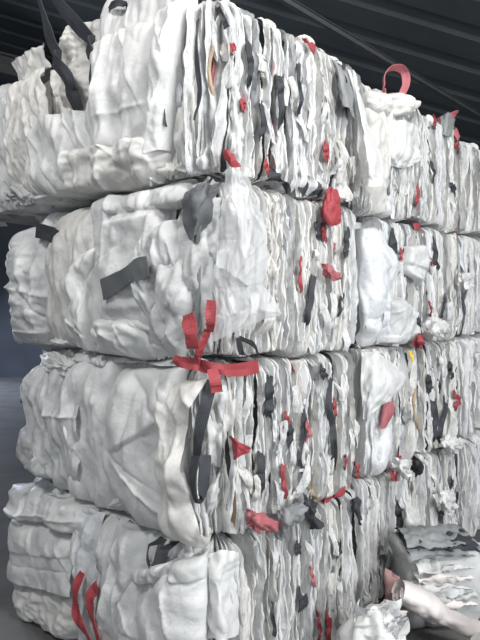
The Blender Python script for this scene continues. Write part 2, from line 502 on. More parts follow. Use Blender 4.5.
def strap(b, pts, wd, m, h=.02, face='r', th=.004, twist=None, name='webbing_strap', n=None, wav=.004, clamp=True):
    """flat webbing along photograph spots (x, y[, outward offset]) taken on the bale's face"""
    r = rng
    C = []
    for p in pts:
        ho = p[2] if len(p) > 2 else h
        q, z = b.at(p[0], p[1], face, ho)
        C.append((q, z, ho))
    C = np.array(C)
    ln = np.hypot(np.diff(C[:, 0]), np.diff(C[:, 1])).sum() + np.abs(np.diff(C[:, 2])).sum()
    n = n or int(np.clip(ln / .012, 6, 80))
    S = smooth_rows(C, n)
    P = b.P(S[:, 0], S[:, 1], S[:, 2]); P2 = b.P(S[:, 0], S[:, 1], S[:, 2] + .01)
    return ribbon(name, P, P2 - P, wd, m, b.e, th, twist, wav, b if clamp else None)

def ribbon(name, P, Nn, wd, m, parent, th=.0035, twist=None, wav=.004, clamp=None):
    r = rng; n = len(P)
    N = Nn / (np.linalg.norm(Nn, axis=1, keepdims=True) + 1e-9)
    T = np.gradient(P, axis=0); T /= np.linalg.norm(T, axis=1, keepdims=True) + 1e-9
    N = N - T * (N * T).sum(1, keepdims=True); N /= np.linalg.norm(N, axis=1, keepdims=True) + 1e-9
    B = np.cross(T, N)
    if twist is not None:
        a = np.interp(np.linspace(0, 1, n), np.linspace(0, 1, len(twist)), twist)[:, None]
        N, B = N * np.cos(a) + B * np.sin(a), B * np.cos(a) - N * np.sin(a)
    W = wd * (1 + .15 * noise1(n, 5, r))[:, None]
    wv = [noise1(n, 6, r)[:, None] * wav for _ in range(3)]
    sec = []
    c = [(-.5, 1), (0, 1), (.5, 1), (.5, -1), (0, -1), (-.5, -1)]
    for x, sg in c:
        sec.append(P + B * W * x + N * (sg * th * .5 + wv[int(x * 2 + 1)]))
    A = np.stack(sec)
    if clamp: A = clamp.clamp(A)
    F = grid_faces(6, n, True)
    i = np.arange(6) * n
    caps = np.array([[i[0], i[1], i[4], i[5]], [i[1], i[2], i[3], i[4]]])
    F = np.concatenate([F, caps, caps + n - 1])
    return link(name, raw_mesh(name, A.reshape(-1, 3), F, m, False), parent)

def flap(b, rows, m='white', amp=.8, k=0, sc=1.0, face='r', name='loose_flap', res=.008, rot=False, clamp=None):
    """a loose sheet: rows of photograph spots (x, y, outward offset)"""
    C = []
    b.wrap = False
    for row in rows:
        c = []
        for x, y, h in row:
            if name.endswith('_cloth'): h += .022
            q, z = b.at(x, y, face, h); c.append(b.P(q, z, h))
        C.append(c)
    b.wrap = True
    return cloth(name, C, m, b.e, res, amp, k, sc, rng, rot, clamp)

def scraps(b, q0, q1, n, zr=(.05, .7), sz=(.05, .13), out=.03, mats=WE):
    """small torn flaps standing off the layered face"""
    r = rng
    for _ in range(n):
        q = r.uniform(q0, q1); z = b.H * r.uniform(*zr) / .75; w = r.uniform(*sz) * .42; h = r.uniform(*sz) * 1.5
        lean = r.normal(0, .25) * h; o0 = r.uniform(0, .015); o1 = out * r.uniform(.4, 1.5)
        if r.random() < .35: h = -h
        C = [[b.P(q - w*.4, z, o0 - .03), b.P(q, z + .01, o0), b.P(q + w*.4, z, o0 - .03)],
             [b.P(q - w*.55 + lean*.5, z - h*.5, o1*.6), b.P(q + lean*.5, z - h*.5, o1), b.P(q + w*.5 + lean*.5, z - h*.45, o1*.3)],
             [b.P(q - w*.3 + lean, z - h, o1*.5), b.P(q + w*.1 + lean, z - h*1.05, o1*r.uniform(.2, 1.2)), b.P(q + w*.3 + lean, z - h*r.uniform(.6, 1), o1*.2)]]
        cloth('loose_flap', C, r.choice(mats), b.e, .007, r.uniform(.3, .8), int(r.choice([0, 1, 3])), .7, r, clamp=b)

# ---------------------------------------------------------------- the setting
def plane_obj(name, pts, m):
    o = link(name, raw_mesh(name, pts, [(0, 1, 2, 3)], m, False)); o['kind'] = 'structure'
    return o
plane_obj('floor', [(-9, -5, 0), (12, -5, 0), (12, 15, 0), (-9, 15, 0)], 'floor')
plane_obj('wall_back', [(-9, 15, 0), (12, 15, 0), (12, 15, 9), (-9, 15, 9)], 'wall')
plane_obj('wall_left', [(-9, 15, 0), (-9, -5, 0), (-9, -5, 9.6), (-9, 15, 9.6)], 'wall')
plane_obj('wall_right', [(12, -5, 0), (12, 15, 0), (12, 15, 9), (12, -5, 9)], 'wall')
# corrugated roof deck falling to the right
prof_y, prof_z = [], []
y = -5.0
while y < 15:
    prof_y += [y, y + .50, y + .56, y + .80]; prof_z += [0, 0, .04, .04]; y += .86
prof_y = np.array(prof_y); prof_z = np.array(prof_z)
xs = np.array([-9., 12.])
A = np.zeros((2, len(prof_y), 3))
for i, x in enumerate(xs):
    A[i, :, 0] = x; A[i, :, 1] = prof_y; A[i, :, 2] = 6.0 - .30 * x + prof_z
roof = grid_obj('ceiling', A, 'roof', smooth=False); roof['kind'] = 'structure'

def beam(name, p0, p1, w_, h_, m):
    p0, p1 = np.array(p0, float), np.array(p1, float)
    d = p1 - p0; d /= np.linalg.norm(d); s = np.cross(d, [0, 0, 1]); s /= np.linalg.norm(s); up = np.cross(s, d)
    prof = [(-1, 1), (1, 1), (1, .8), (.15, .8), (.15, -.8), (1, -.8), (1, -1), (-1, -1), (-1, -.8), (-.15, -.8), (-.15, .8), (-1, .8)]
    A = np.array([[p0 + s*a*w_/2 + up*c*h_/2, p1 + s*a*w_/2 + up*c*h_/2] for a, c in prof])
    o = grid_obj(name, A, m, None, True, False); o['kind'] = 'structure'
    return o
b0 = np.array([.38, 5.8, 4.62])
beam('trim_1', b0 - UX * 3.2, b0 + UX * 6, .05, .07, 'steel')
beam('trim_2', (-6.5, 12.0, 6.9), (6.0, 14.0, 4.2), .25, .4, 'steel')

# ---------------------------------------------------------------- the bales
# nearest column, bottom to top
N1 = Bale('bottom bale of the nearest stack, with a square folded sack at its left', 0, 1.13, 1.72, 0.0, .76)
N2 = Bale('second bale up in the nearest stack, charcoal strap hanging at its corner', 0, 1.10, 1.62, .76, .74)
N3 = Bale('third bale up in the nearest stack, with two dark patches on white sacks', 0, 1.11, 1.74, 1.50, .765, rl=.14)
N4 = Bale('top bale of the nearest stack, two charcoal lifting straps rising at its left', 0, 1.12, 2.40, 2.265, .74, rl=.10, pl=3.5)
# middle column
S0 = 1.17
D1 = Bale('bottom bale of the middle stack, partly hidden behind the floor sacks', S0, 1.42, 1.6, 0.0, .76, back=.07)
D2 = Bale('second bale up in the middle stack, white triangular flap over red cloth', S0, 1.42, 1.6, .76, .74, back=.06)
D3 = Bale('third bale up in the middle stack, with a white knot bulging low on it', S0, 1.42, 1.6, 1.50, .76, back=.06)
D4 = Bale('top bale of the middle stack, with a red loop standing on its top', S0, 1.38, 1.6, 2.26, .72, back=.06)
# farthest column
S1 = 2.605
E1 = Bale('bottom bale of the farthest stack, at the right edge beside the grey bundle', S1, 1.3, 1.6, 0.0, .76, back=.06, rc=.05)
E2 = Bale('second bale up in the farthest stack, at the right edge, grey and shaded', S1, 1.3, 1.6, .76, .74, back=.07, rc=.05)
E3 = Bale('third bale up in the farthest stack, at the right edge behind a red loop', S1, 1.3, 1.6, 1.50, .76, back=.07, rc=.05)
E4 = Bale('top bale of the farthest stack, its white corner at the right edge', S1, 1.3, 1.6, 2.26, .68, back=.06, rc=.05)
for b in (N1, N2, N3, N4, D1, D2, D3, D4, E1, E2, E3, E4):
    part_core(b)

def under(b, bands, m=WH, amp=1.0, k=2, off=-.03):
    """the sacks lying underneath: vertical bands over the whole left face"""
    for q0, q1 in bands:
        panel(b, [((q0, b.H - .0), (q1, b.H - .0)), ((q0, .01), (q1, .01))], rng.choice(m), off, .03, amp, k, 1.4, raw=True, nr=3)

# ---- near column, left sides
under(N4, [(-2.35, -1.95), (-2.0, -1.5), (-1.55, -1.15), (-1.2, -.85), (-.9, -.55), (-.62, -.24), (-.34, -.06), (-.12, .10)])
under(N3, [(-1.68, -1.3), (-1.36, -.95), (-1.0, -.6), (-.66, -.26), (-.32, -.06), (-.12, .10)], off=-.04)
under(N2, [(-1.56, -1.15), (-1.2, -.8), (-.85, -.5), (-.56, -.24), (-.30, -.06), (-.12, .10)])
under(N1, [(-1.66, -1.3), (-1.36, -.95), (-1.0, -.6), (-.66, -.3), (-.34, -.06), (-.12, .10)])

b = N4
panel(b, [((-40, 95), (14, 80)), ((-40, 150), (12, 150)), ((-40, 215), (14, 208))], 'grey', .01, .04, 1.1, 2)
panel(b, [((17, 66), (56, 47)), ((8, 110), (63, 108)), ((9, 160), (58, 150)), ((22, 205), (56, 196))], 'warm', .02, .07, 1.2, 2, 1.6, cr=[((35, 70), (40, 170), .02, .012, 'r'), ((22, 90), (45, 130), -.02, .01, 'r')])
panel(b, [((72, 20), (113, 20)), ((66, 60), (106, 60)), ((60, 110), (96, 110))], 'warm', .0, .05, 1.0, 0, 1.4)
panel(b, [((44, 122), (88, 112)), ((32, 150), (96, 148)), ((40, 182), (94, 180)), ((58, 200), (80, 205))], 'white', .06, .07, 1.3, 4, 1.5)
panel(b, [((118, -14), (166, -30)), ((105, 30), (164, 25)), ((96, 80), (160, 80)), ((88, 130), (160, 128)), ((84, 190), (152, 186))], 'white', .03, .08, .75, 3, 2.0,
      cr=[((118, 10), (96, 110), .018, .01, 'r'), ((135, 0), (118, 120), -.012, .01, 'r'), ((96, 118), (150, 100), .012, .012, 'r')], nr=1)
panel(b, [((76, 150), (160, 134)), ((74, 168), (162, 165)), ((92, 207), (158, 190))], 'warm', .07, .06, 1.35, 0, 1.5, cr=[((100, 150), (112, 200), .025, .012, 'r'), ((130, 140), (135, 195), -.02, .01, 'r')])
panel(b, [((164, -26), (192, -36)), ((160, 40), (180, 30)), ((156, 100), (172, 95)), ((150, 160), (166, 150))], 'white', .05, .06, .9, 3, 1.5)
panel(b, [((38, 200), (80, 204)), ((38, 214), (82, 224))], 'grey', .0, .03, 1.0, 4, 1.0)
panel(b, [((-10, 190), (40, 198)), ((-10, 205), (40, 214)), ((-10, 222), (40, 226))], 'dull', .03, .03, 1.3, 4, 1.0)
# two charcoal lifting straps, the first in front of the second
def lift(pts, tw):
    o = strap(b, pts, .075, 'char', face='l', twist=tw, name='lifting_strap', th=.006, wav=.008)
    o['label'] = 'charcoal lifting strap'
lift([(36, -14, .08), (43, 10, .12), (48, 32, .14), (58, 55, .14), (66, 75, .13), (72, 92, .10), (80, 112, .06)], [.5, .3, 0, 0])
lift([(48, -14, .05), (60, 4, .09), (74, 22, .13), (88, 36, .13), (92, 55, .10), (91, 78, .06), (90, 100, .02)], [.4, .2, .3, .2])
strap(b, [(108, 22, .03), (110, 8, .09), (118, 3, .11), (126, 6, .09), (128, 18, .03)], .035, 'char', face='l', name='strap_loop')
for pts in ([(168, 46), (164, 75), (163, 100), (166, 126)], [(198, 20), (197, 60), (200, 95), (194, 120)], [(51, 92), (53, 108), (52, 122)], [(218, 8), (223, 18), (227, 28)]):
    strap(b, [(x, y, .07) for x, y in pts], .024, 'char', face='l' if pts[0][0] < 215 else 'r', twist=[.9, .3, 1.1], name='webbing_strap')

b = N3
sack_a = panel(b, [((6, 236), (57, 222)), ((-2, 265), (60, 262)), ((4, 312), (58, 315)), ((26, 352), (66, 354))], 'grey', .0, .09, 1.2, 4, 1.8, cr=[((12, 285), (50, 300), .02, .012, 'r'), ((20, 260), (48, 330), -.02, .012, 'r'), ((20, 330), (60, 335), .02, .012, 'r')])
panel(b, [((60, 214), (110, 202)), ((52, 255), (112, 250)), ((52, 300), (110, 300)), ((66, 352), (112, 360))], 'warm', .02, .08, .8, 3, 1.8)
sack_c = panel(b, [((110, 192), (174, 178)), ((100, 240), (170, 236)), ((98, 295), (170, 295)), ((114, 362), (168, 372))], 'white', .03, .08, .7, 1, 2.0, nr=2,
      cr=[((104, 312), (165, 306), .02, .012, 'step'), ((108, 215), (170, 205), -.015, .01, 'r'), ((105, 290), (165, 300), -.012, .01, 'r')])
panel(b, [((80, 254), (102, 246)), ((74, 285), (92, 280)), ((75, 322), (92, 325)), ((86, 350), (104, 352))], 'white', .08, .05, 1.2, 3, 1.2)
panel(b, [((150, 234), (174, 218)), ((143, 262), (184, 256)), ((146, 292), (176, 298)), ((156, 330), (170, 345))], 'grey', .06, .05, 1.2, 0, 1.3, cr=[((155, 240), (160, 310), .03, .012, 'r'), ((165, 240), (170, 300), -.025, .01, 'r')])
panel(b, [((118, 190), (184, 170)), ((112, 205), (182, 192)), ((112, 216), (176, 206))], 'grey', .08, .045, 1.2, 4, 1.3)
panel(b, [((92, 318), (140, 318)), ((98, 338), (160, 338)), ((112, 368), (180, 376))], 'white', .08, .05, 1.2, 4, 1.5, cr=[((100, 330), (150, 360), .025, .012, 'r'), ((120, 320), (165, 350), -.02, .01, 'r')])
panel(b, [((164, 230), (190, 222)), ((170, 280), (196, 280)), ((160, 330), (194, 330)), ((168, 372), (196, 365))], 'grey', .05, .06, 1.2, 3, 1.4)
panel(b, [((-2, 318), (14, 316)), ((4, 334), (30, 336)), ((18, 352), (40, 356))], 'cool', .04, .04, 1.3, 4, 1.2)
for pts, wd in (([(36, 230, .09), (50, 234, .10), (63, 241, .09)], .075), ([(102, 290, .15), (120, 280, .15), (134, 271, .15), (148, 266, .14)], .09)):
    o = strap(b, pts, wd, 'slate' if wd > .08 else 'char', face='l', name='sewn_patch', wav=.002, clamp=False); o['label'] = 'dark grey patch'; o.parent = sack_c if wd > .08 else sack_a
flap(b, [[(190, 187, .04), (205, 184, .09), (220, 184, .04)], [(184, 207, .05), (200, 205, .13), (216, 198, .06)], [(184, 238, .06), (192, 240, .10), (200, 225, .06)]], 'slate', 1.0, 1, .9, 'l', 'grey_cloth')
panel(b, [((186, 238), (215, 228)), ((188, 270), (214, 275)), ((186, 310), (213, 312)), ((190, 350), (214, 356))], 'grey', .05, .04, 1.2, 0, 1.2, tuck=(.045,)*4)
panel(b, [((196, 200), (222, 196)), ((196, 226), (220, 236)), ((198, 262), (216, 262))], 'grey', .06, .04, 1.3, 0, 1.1)
strap(b, [(202, 196, .10), (198, 240, .10), (198, 290, .09), (196, 345, .06)], .018, 'silver', face='l')
for pts, wd in (([(188, 314, .14), (190, 330, .16), (193, 349, .15)], .055), ([(214, 300, .13), (212, 318, .16), (213, 332, .14)], .055), ([(208, 330, .14), (200, 350, .15), (196, 362, .15)], .03)):
    strap(b, pts, wd, 'red', face='l', twist=[.3, -.3, .2], wav=.006)['label'] = 'red webbing strap'
strap(b, [(174, 360, .15), (190, 364, .16), (212, 368, .17), (235, 370, .13), (258, 366, .07)], .05, 'red', face='l', wav=.008, clamp=False)['label'] = 'red webbing strap'
strap(b, [(212, 368, .18), (215, 380, .21), (217, 392, .20)], .045, 'red', face='l', clamp=False)['label'] = 'red webbing strap'
strap(b, [(238, 338, .06), (242, 354, .09), (250, 362, .09), (258, 356, .07), (254, 345, .06), (240, 338, .05)], .022, 'black', face='r', twist=[.2, .5, .3], name='strap_loop')

b = N2
panel(b, [((42, 364), (88, 356)), ((37, 400), (92, 400)), ((42, 440), (94, 446)), ((58, 478), (102, 505))], 'grey', .01, .08, 1.0, 3, 1.8, cr=[((45, 415), (80, 418), .015, .01, 'r')])
panel(b, [((76, 358), (126, 354)), ((72, 400), (122, 400)), ((76, 450), (120, 450)), ((86, 506), (128, 514))], 'white', .02, .08, .9, 3, 1.7)
panel(b, [((120, 368), (186, 366)), ((112, 410), (180, 402)), ((106, 455), (170, 445)), ((118, 490), (182, 482)), ((158, 535), (208, 548))], 'white', .05, .07, .42, 1, 2.2, nr=1,
      cr=[((110, 453), (176, 412), .022, .006, 'step'), ((112, 462), (162, 520), .02, .01, 'r'), ((150, 375), (160, 405), -.008, .01, 'r')])
panel(b, [((166, 384), (208, 378)), ((162, 430), (192, 425)), ((164, 480), (192, 480)), ((178, 545), (212, 548))], 'warm', .07, .06, 1.2, 3, 1.4, cr=[((175, 400), (172, 500), .02, .012, 'r')])
panel(b, [((208, 384), (226, 380)), ((206, 420), (222, 424)), ((208, 465), (220, 470))], 'grey', .03, .04, 1.2, 2, 1.2)
panel(b, [((20, 420), (44, 440)), ((22, 442), (52, 462)), ((40, 474), (66, 482))], 'dull', .05, .04, 1.4, 4, 1.0)
panel(b, [((80, 352), (188, 355)), ((84, 362), (190, 368))], 'grey', .04, .03, 1.2, 4, 1.0)
strap(b, [(42, 368, .03), (30, 380, .06), (18, 400, .07), (14, 412, .06), (24, 414, .04), (34, 408, .03)], .05, 'cool', face='l', name='strap_loop', twist=[.3, .8, .4])
strap(b, [(38, 384, .02), (26, 402, .04), (20, 430, .06), (24, 462, .05), (36, 470, .02)], .06, 'black', face='l', name='webbing_strap', twist=[.5, .2, .5])
strap(b, [(212, 380, .09), (207, 400, .12), (200, 430, .13), (196, 458, .12)], .045, 'char', face='l', twist=[.4, .2, .5])['label'] = 'charcoal webbing strap'
strap(b, [(196, 456, .15), (193, 478, .18), (195, 495, .17), (199, 500, .15), (203, 492, .13), (204, 474, .13), (206, 455, .12)], .05, 'char', face='l', name='strap_loop', twist=[.6, 1., .6])['label'] = 'charcoal strap loop'

b = N1
panel(b, [((34, 482), (102, 502)), ((8, 496), (100, 520)), ((4, 510), (92, 536))], 'white', .07, .05, 1.0, 0, 1.5, tuck=(.05, .06, .06, .03), cr=[((14, 500), (80, 522), .02, .012, 'r')])
panel(b, [((6, 514), (84, 534)), ((-4, 545), (82, 560)), ((-2, 574), (82, 592))], 'white', .04, .06, .55, 1, 2.0, nr=1, cr=[((0, 548), (80, 558), .01, .006, 'step'), ((2, 560), (78, 574), -.008, .008, 'r')])
panel(b, [((0, 578), (80, 596)), ((2, 596), (82, 612)), ((20, 622), (86, 640))], 'warm', .02, .07, 1.3, 4, 1.5)
panel(b, [((86, 506), (122, 508)), ((78, 550), (108, 550)), ((84, 610), (108, 610)), ((88, 650), (120, 660))], 'cool', .04, .06, 1.0, 3, 1.6)
panel(b, [((108, 508), (162, 520)), ((102, 550), (158, 552)), ((100, 600), (140, 600)), ((104, 660), (150, 668))], 'grey', .05, .07, .9, 3, 1.8, cr=[((120, 530), (108, 620), .02, .012, 'r')])
panel(b, [((136, 574), (210, 558)), ((128, 600), (208, 600)), ((126, 640), (206, 645)), ((130, 690), (206, 705))], 'white', .08, .06, .7, 1, 1.8, nr=1, cr=[((165, 590), (172, 640), .02, .01, 'r')])
panel(b, [((134, 566), (206, 556)), ((132, 576), (206, 572)), ((136, 584), (206, 582))], 'grey', .12, .03, 1.0, 4, 1.0)
panel(b, [((156, 522), (214, 545)), ((152, 545), (212, 560)), ((150, 566), (210, 574))], 'grey', .045, .04, 1.1, 2, 1.2, tuck=(.045,)*4)
panel(b, [((60, 494), (160, 510)), ((64, 508), (160, 522))], 'dull', .03, .03, 1.3, 4, 1.0)
for pts in ([(82, 572, .14), (76, 590, .17), (76, 612, .17), (84, 630, .17), (94, 648, .15)], [(97, 584, .15), (90, 598, .17), (92, 618, .17), (99, 642, .16)]):
    strap(b, pts, .055, 'red', face='l', twist=[.2, -.2, .3], wav=.008)['label'] = 'dull red webbing strap'
strap(b, [(164, 534, .10), (150, 545, .14), (148, 562, .15), (153, 575, .14), (160, 562, .14), (164, 548, .15), (176, 536, .12)], .05, 'char', face='l', name='strap_loop', twist=[.3, .8, .5, .2])['label'] = 'charcoal strap loop'

# slack sack corners and folds hanging over the joints of the left sides
def hang(b, items):
    for x, y, w_, h_, m, lean in items:
        y -= 7
        o0, o1 = rng.uniform(.02, .05), rng.uniform(.06, .11)
        flap(b, [[(x - w_*.5, y, o0 - .04), (x - w_*.1, y - 2, o0), (x + w_*.5, y + 1, o0 - .04)],
                 [(x - w_*.6 + lean*.5, y + h_*.45, o0), (x + lean*.5, y + h_*.5, o1), (x + w_*.55 + lean*.5, y + h_*.4, o0)],
                 [(x - w_*.4 + lean, y + h_*.8, o0 - .01), (x + w_*.1 + lean, y + h_, o1 - .03), (x + w_*.45 + lean, y + h_*.7, o0 - .03)]],
             m, 1.2, int(rng.choice([2, 3, 4])), .9, 'l', 'slack_corner', .007, rng.random() < .5, b)
hang(N4, [(20, 190, 34, 22, 'dull', 6), (52, 196, 30, 22, 'grey', -6), (84, 186, 30, 24, 'white', 5), (112, 180, 34, 20, 'grey', -4), (142, 174, 30, 22, 'white', 8), (170, 168, 28, 18, 'warm', -5)])
hang(N3, [(34, 338, 26, 16, 'grey', 4), (62, 342, 30, 18, 'white', -6), (98, 346, 30, 20, 'grey', 6), (130, 350, 34, 20, 'white', 4), (160, 356, 28, 18, 'warm', -6), (34, 196, 40, 22, 'dull', -4), (150, 186, 36, 22, 'grey', 6)])
hang(N2, [(62, 462, 26, 22, 'grey', 6), (92, 488, 28, 22, 'white', -4), (122, 500, 30, 22, 'grey', 8), (150, 520, 30, 18, 'white', 6), (184, 530, 24, 18, 'warm', 4), (60, 360, 30, 22, 'white', 4), (100, 358, 32, 24, 'grey', -6)])
hang(N1, [(60, 492, 34, 22, 'grey', 6), (96, 506, 30, 24, 'white', -4), (130, 516, 30, 26, 'grey', 4), (188, 548, 26, 26, 'white', 4)])

# ---- near column: the folded sack edges round the corner and along the aisle face
layers(N4, -.34, 1.12, .021, ztop=.055, dark=.14, wobs=.016)
layers(N3, -.20, 1.11, .0145, dark=.035, wobs=.008)
layers(N2, -.22, 1.10, .0175, dark=.07, wobs=.014)
layers(N1, -.14, 1.13, .016, dark=.04, wobs=.012)
scraps(N4, -.25, 1.0, 26, (.05, .72))
scraps(N3, -.15, 1.05, 14, (.05, .72), (.04, .1), .025)
scraps(N2, -.15, 1.05, 24, (.05, .72))
scraps(N1, -.1, 1.0, 18, (.05, .72))
for b_ in (N4, N3, N2):
    scraps(b_, -1.5, -.2, 16, (.04, .12), (.10, .22), .03)
    scraps(b_, -.2, 1.05, 12, (.05, .13), (.07, .15), .045)   # slack folds along the lower edge

# red, charcoal and tan strips caught between the folded sacks: (spots, width, material)
def strips(b, items, face='r', h=.03):
    for pts, wd, m in items:
        pp = smooth_rows(np.array(pts, float), 7)
        hs = [-.02, h * .8, h + .01, h * .9, h + .01, h * .8, -.02]
        o = strap(b, [(x + rng.normal(0, .6), y, k_ + rng.normal(0, .005)) for (x, y), k_ in zip(pp, hs)], wd * 1.05, m, face=face, twist=[rng.uniform(.0, .45 if m in ('red', 'pink') else .9) for _ in range(4)], wav=.005, name='webbing_strap')
        if m in ('red', 'pink'): o['label'] = 'red webbing strap'
        elif m in ('char', 'black'): o['label'] = 'charcoal webbing strap'
strips(N4, [([(231, 42), (233, 53)], .03, 'red'), ([(242, 98), (244, 110)], .03, 'red'), ([(327, 140), (326, 152), (328, 164)], .028, 'red'), ([(266, 160), (268, 174)], .025, 'red'),
            ([(278, 75), (281, 95), (280, 130)], .03, 'char'), ([(262, 100), (264, 128), (260, 140)], .03, 'char'), ([(338, 62), (344, 90), (349, 116)], .04, 'char'), ([(247, 36), (250, 64), (248, 90)], .025, 'char'),
            ([(298, 60), (300, 90), (299, 120)], .02, 'char'), ([(271, 168), (280, 186), (291, 194)], .05, 'char'), ([(300, 186), (312, 194), (324, 192)], .04, 'char'), ([(212, 40), (210, 70), (213, 110)], .014, 'tan')], h=.035)
strap(N4, [(304, 42, .0), (310, 44, .03), (315, 50, .02)], .045, 'red', name='webbing_strap')
flap(N4, [[(224, 150, .05), (231, 149, .09), (239, 153, .05)], [(222, 160, .05), (231, 160, .11), (240, 160, .05)], [(226, 166, .04), (232, 172, .08), (239, 166, .04)]], 'red', 1.3, 2, .5, 'r', 'red_cloth')
flap(N4, [[(328, 186, .05), (333, 188, .08), (340, 190, .06)], [(322, 202, .08), (331, 206, .12), (341, 206, .09)], [(322, 218, .08), (331, 226, .10), (340, 222, .08)]], 'red', 1.3, 2, .5, 'r', 'red_cloth')
flap(N4, [[(346, 66, .02), (354, 76, .05), (360, 92, .02)], [(356, 120, .05), (364, 118, .10), (372, 130, .06)], [(360, 165, .06), (368, 160, .13), (378, 168, .10)], [(362, 186, .06), (372, 186, .12), (384, 188, .10)]], 'white', .5, 3, 1.5, 'r', 'loose_flap')
flap(N4, [[(332, 58, .03), (340, 64, .06), (347, 72, .03)], [(338, 80, .04), (346, 88, .08), (354, 96, .05)], [(342, 98, .05), (348, 110, .09), (355, 118, .05)]], 'silver', .7, 3, 1.0)
strips(N3, [([(324, 220), (323, 232), (326, 244)], .025, 'red'), ([(302, 256), (300, 276), (301, 296)], .016, 'red'), ([(314, 268), (311, 300), (304, 330)], .028, 'char'), ([(306, 180), (311, 200)], .02, 'red'),
            ([(346, 225), (347, 245), (344, 262)], .03, 'char'), ([(316, 220), (318, 240)], .02, 'char'), ([(341, 290), (340, 320)], .02, 'char'), ([(204, 210), (208, 240)], .03, 'silver')], h=.03)
flap(N3, [[(321, 263, .03), (329, 265, .06), (336, 266, .03)], [(322, 270, .04), (331, 273, .08), (341, 274, .05)], [(326, 276, .03), (334, 282, .06), (343, 280, .03)]], 'pink', 1.3, 2, .5, 'r', 'red_cloth')
strips(N2, [([(285, 408), (287, 422), (285, 440)], .02, 'red'), ([(305, 416), (309, 430), (308, 444)], .03, 'pink'), ([(334, 398), (335, 420)], .02, 'red'), ([(283, 462), (284, 480), (286, 502)], .022, 'red'),
            ([(318, 504), (333, 498), (350, 486)], .03, 'red'), ([(357, 460), (358, 476), (352, 486)], .03, 'red'), ([(346, 455), (345, 470)], .02, 'red'),
            ([(262, 450), (261, 475), (262, 496)], .04, 'char'), ([(302, 400), (304, 430), (300, 460), (306, 480)], .02, 'char'), ([(331, 375), (329, 410), (334, 440), (332, 470)], .03, 'char'), ([(268, 375), (270, 400), (266, 420)], .035, 'char'),
            ([(303, 470), (311, 490), (317, 504)], .022, 'tan'), ([(290, 420), (291, 450)], .025, 'char'), ([(322, 365), (325, 380)], .03, 'char')], h=.035)
flap(N2, [[(228, 434, .08), (238, 440, .13), (249, 448, .08)], [(229, 446, .08), (238, 449, .13), (248, 452, .08)], [(231, 460, .07), (235, 460, .10), (240, 455, .08)]], 'red', .8, 4, .8, 'r', 'red_cloth')
flap(N2, [[(246, 508, .07), (256, 512, .11), (266, 516, .07)], [(250, 520, .08), (258, 524, .13), (268, 526, .08)], [(252, 530, .07), (259, 534, .10), (266, 532, .07)]], 'pink', 1.3, 2, .5, 'r', 'red_cloth')
flap(N2, [[(268, 520, .05), (285, 508, .10), (304, 500, .05)], [(272, 530, .06), (287, 522, .11), (304, 510, .07)], [(278, 536, .05), (288, 530, .09), (300, 520, .05)]], 'silver', 1.2, 4, .8, 'r', 'grey_cloth')
flap(N2, [[(303, 495, .05), (312, 500, .08), (320, 496, .05)], [(306, 510, .06), (313, 512, .10), (320, 508, .06)], [(312, 528, .04), (316, 530, .08), (320, 524, .05)]], 'char', 1.2, 4, .8, 'r', 'grey_cloth')
strips(N1, [([(318, 612), (320, 630), (319, 645)], .02, 'red'), ([(328, 610), (329, 628), (328, 645)], .03, 'red'), ([(300, 590), (304, 600), (302, 612)], .05, 'char'), ([(296, 540), (298, 556)], .03, 'char'), ([(312, 565), (314, 590)], .015, 'pink'),
            ([(338, 540), (340, 560)], .03, 'char'), ([(272, 600), (275, 640)], .015, 'char')], h=.03)
flap(N1, [[(204, 556, .06), (222, 550, .09), (238, 552, .05)], [(202, 590, .06), (222, 590, .11), (242, 586, .05)], [(206, 640, .06), (224, 640, .10), (240, 636, .05)]], 'white', .9, 3, 1.3)
flap(N1, [[(350, 500, .02), (354, 498, .04), (358, 496, .02)], [(352, 510, .02), (357, 508, .05), (361, 506, .02)], [(359, 524, .02), (362, 524, .04), (364, 520, .02)]], 'char', 1.0, 4, .8, 'r', 'grey_cloth')

# ---- middle and farthest columns: short left ends in shade, then folded edges
for b_ in (D1, D2, D3, D4, E1, E2, E3, E4):
    under(b_, [(-.9, -.45), (-.5, -.06)], off=-.03)
layers(D4, -.05, 1.38, .019, ztop=.05, dark=.05, zres=.014)
layers(D3, .20, 1.42, .019, dark=.09, zres=.014)
layers(D2, .02, 1.42, .019, dark=.15, zres=.014)
layers(D1, -.05, 1.42, .019, dark=.07, zres=.014)
for b_, d in ((E4, .04), (E3, .1), (E2, .12), (E1, .08)):
    layers(b_, -.05, 1.2, .028, ztop=.04 if b_ is E4 else 0, dark=d, zres=.02)
for b_, n in ((D4, 14), (D3, 14), (D2, 22), (D1, 18)):
    scraps(b_, .05, 1.35, n, (.05, .72))
for b_ in (D3, D2):
    scraps(b_, .05, 1.35, 10, (.05, .13), (.07, .14), .05)
scraps(E2, .0, .8, 8); scraps(E3, .0, .8, 8); scraps(E4, .0, .8, 6)

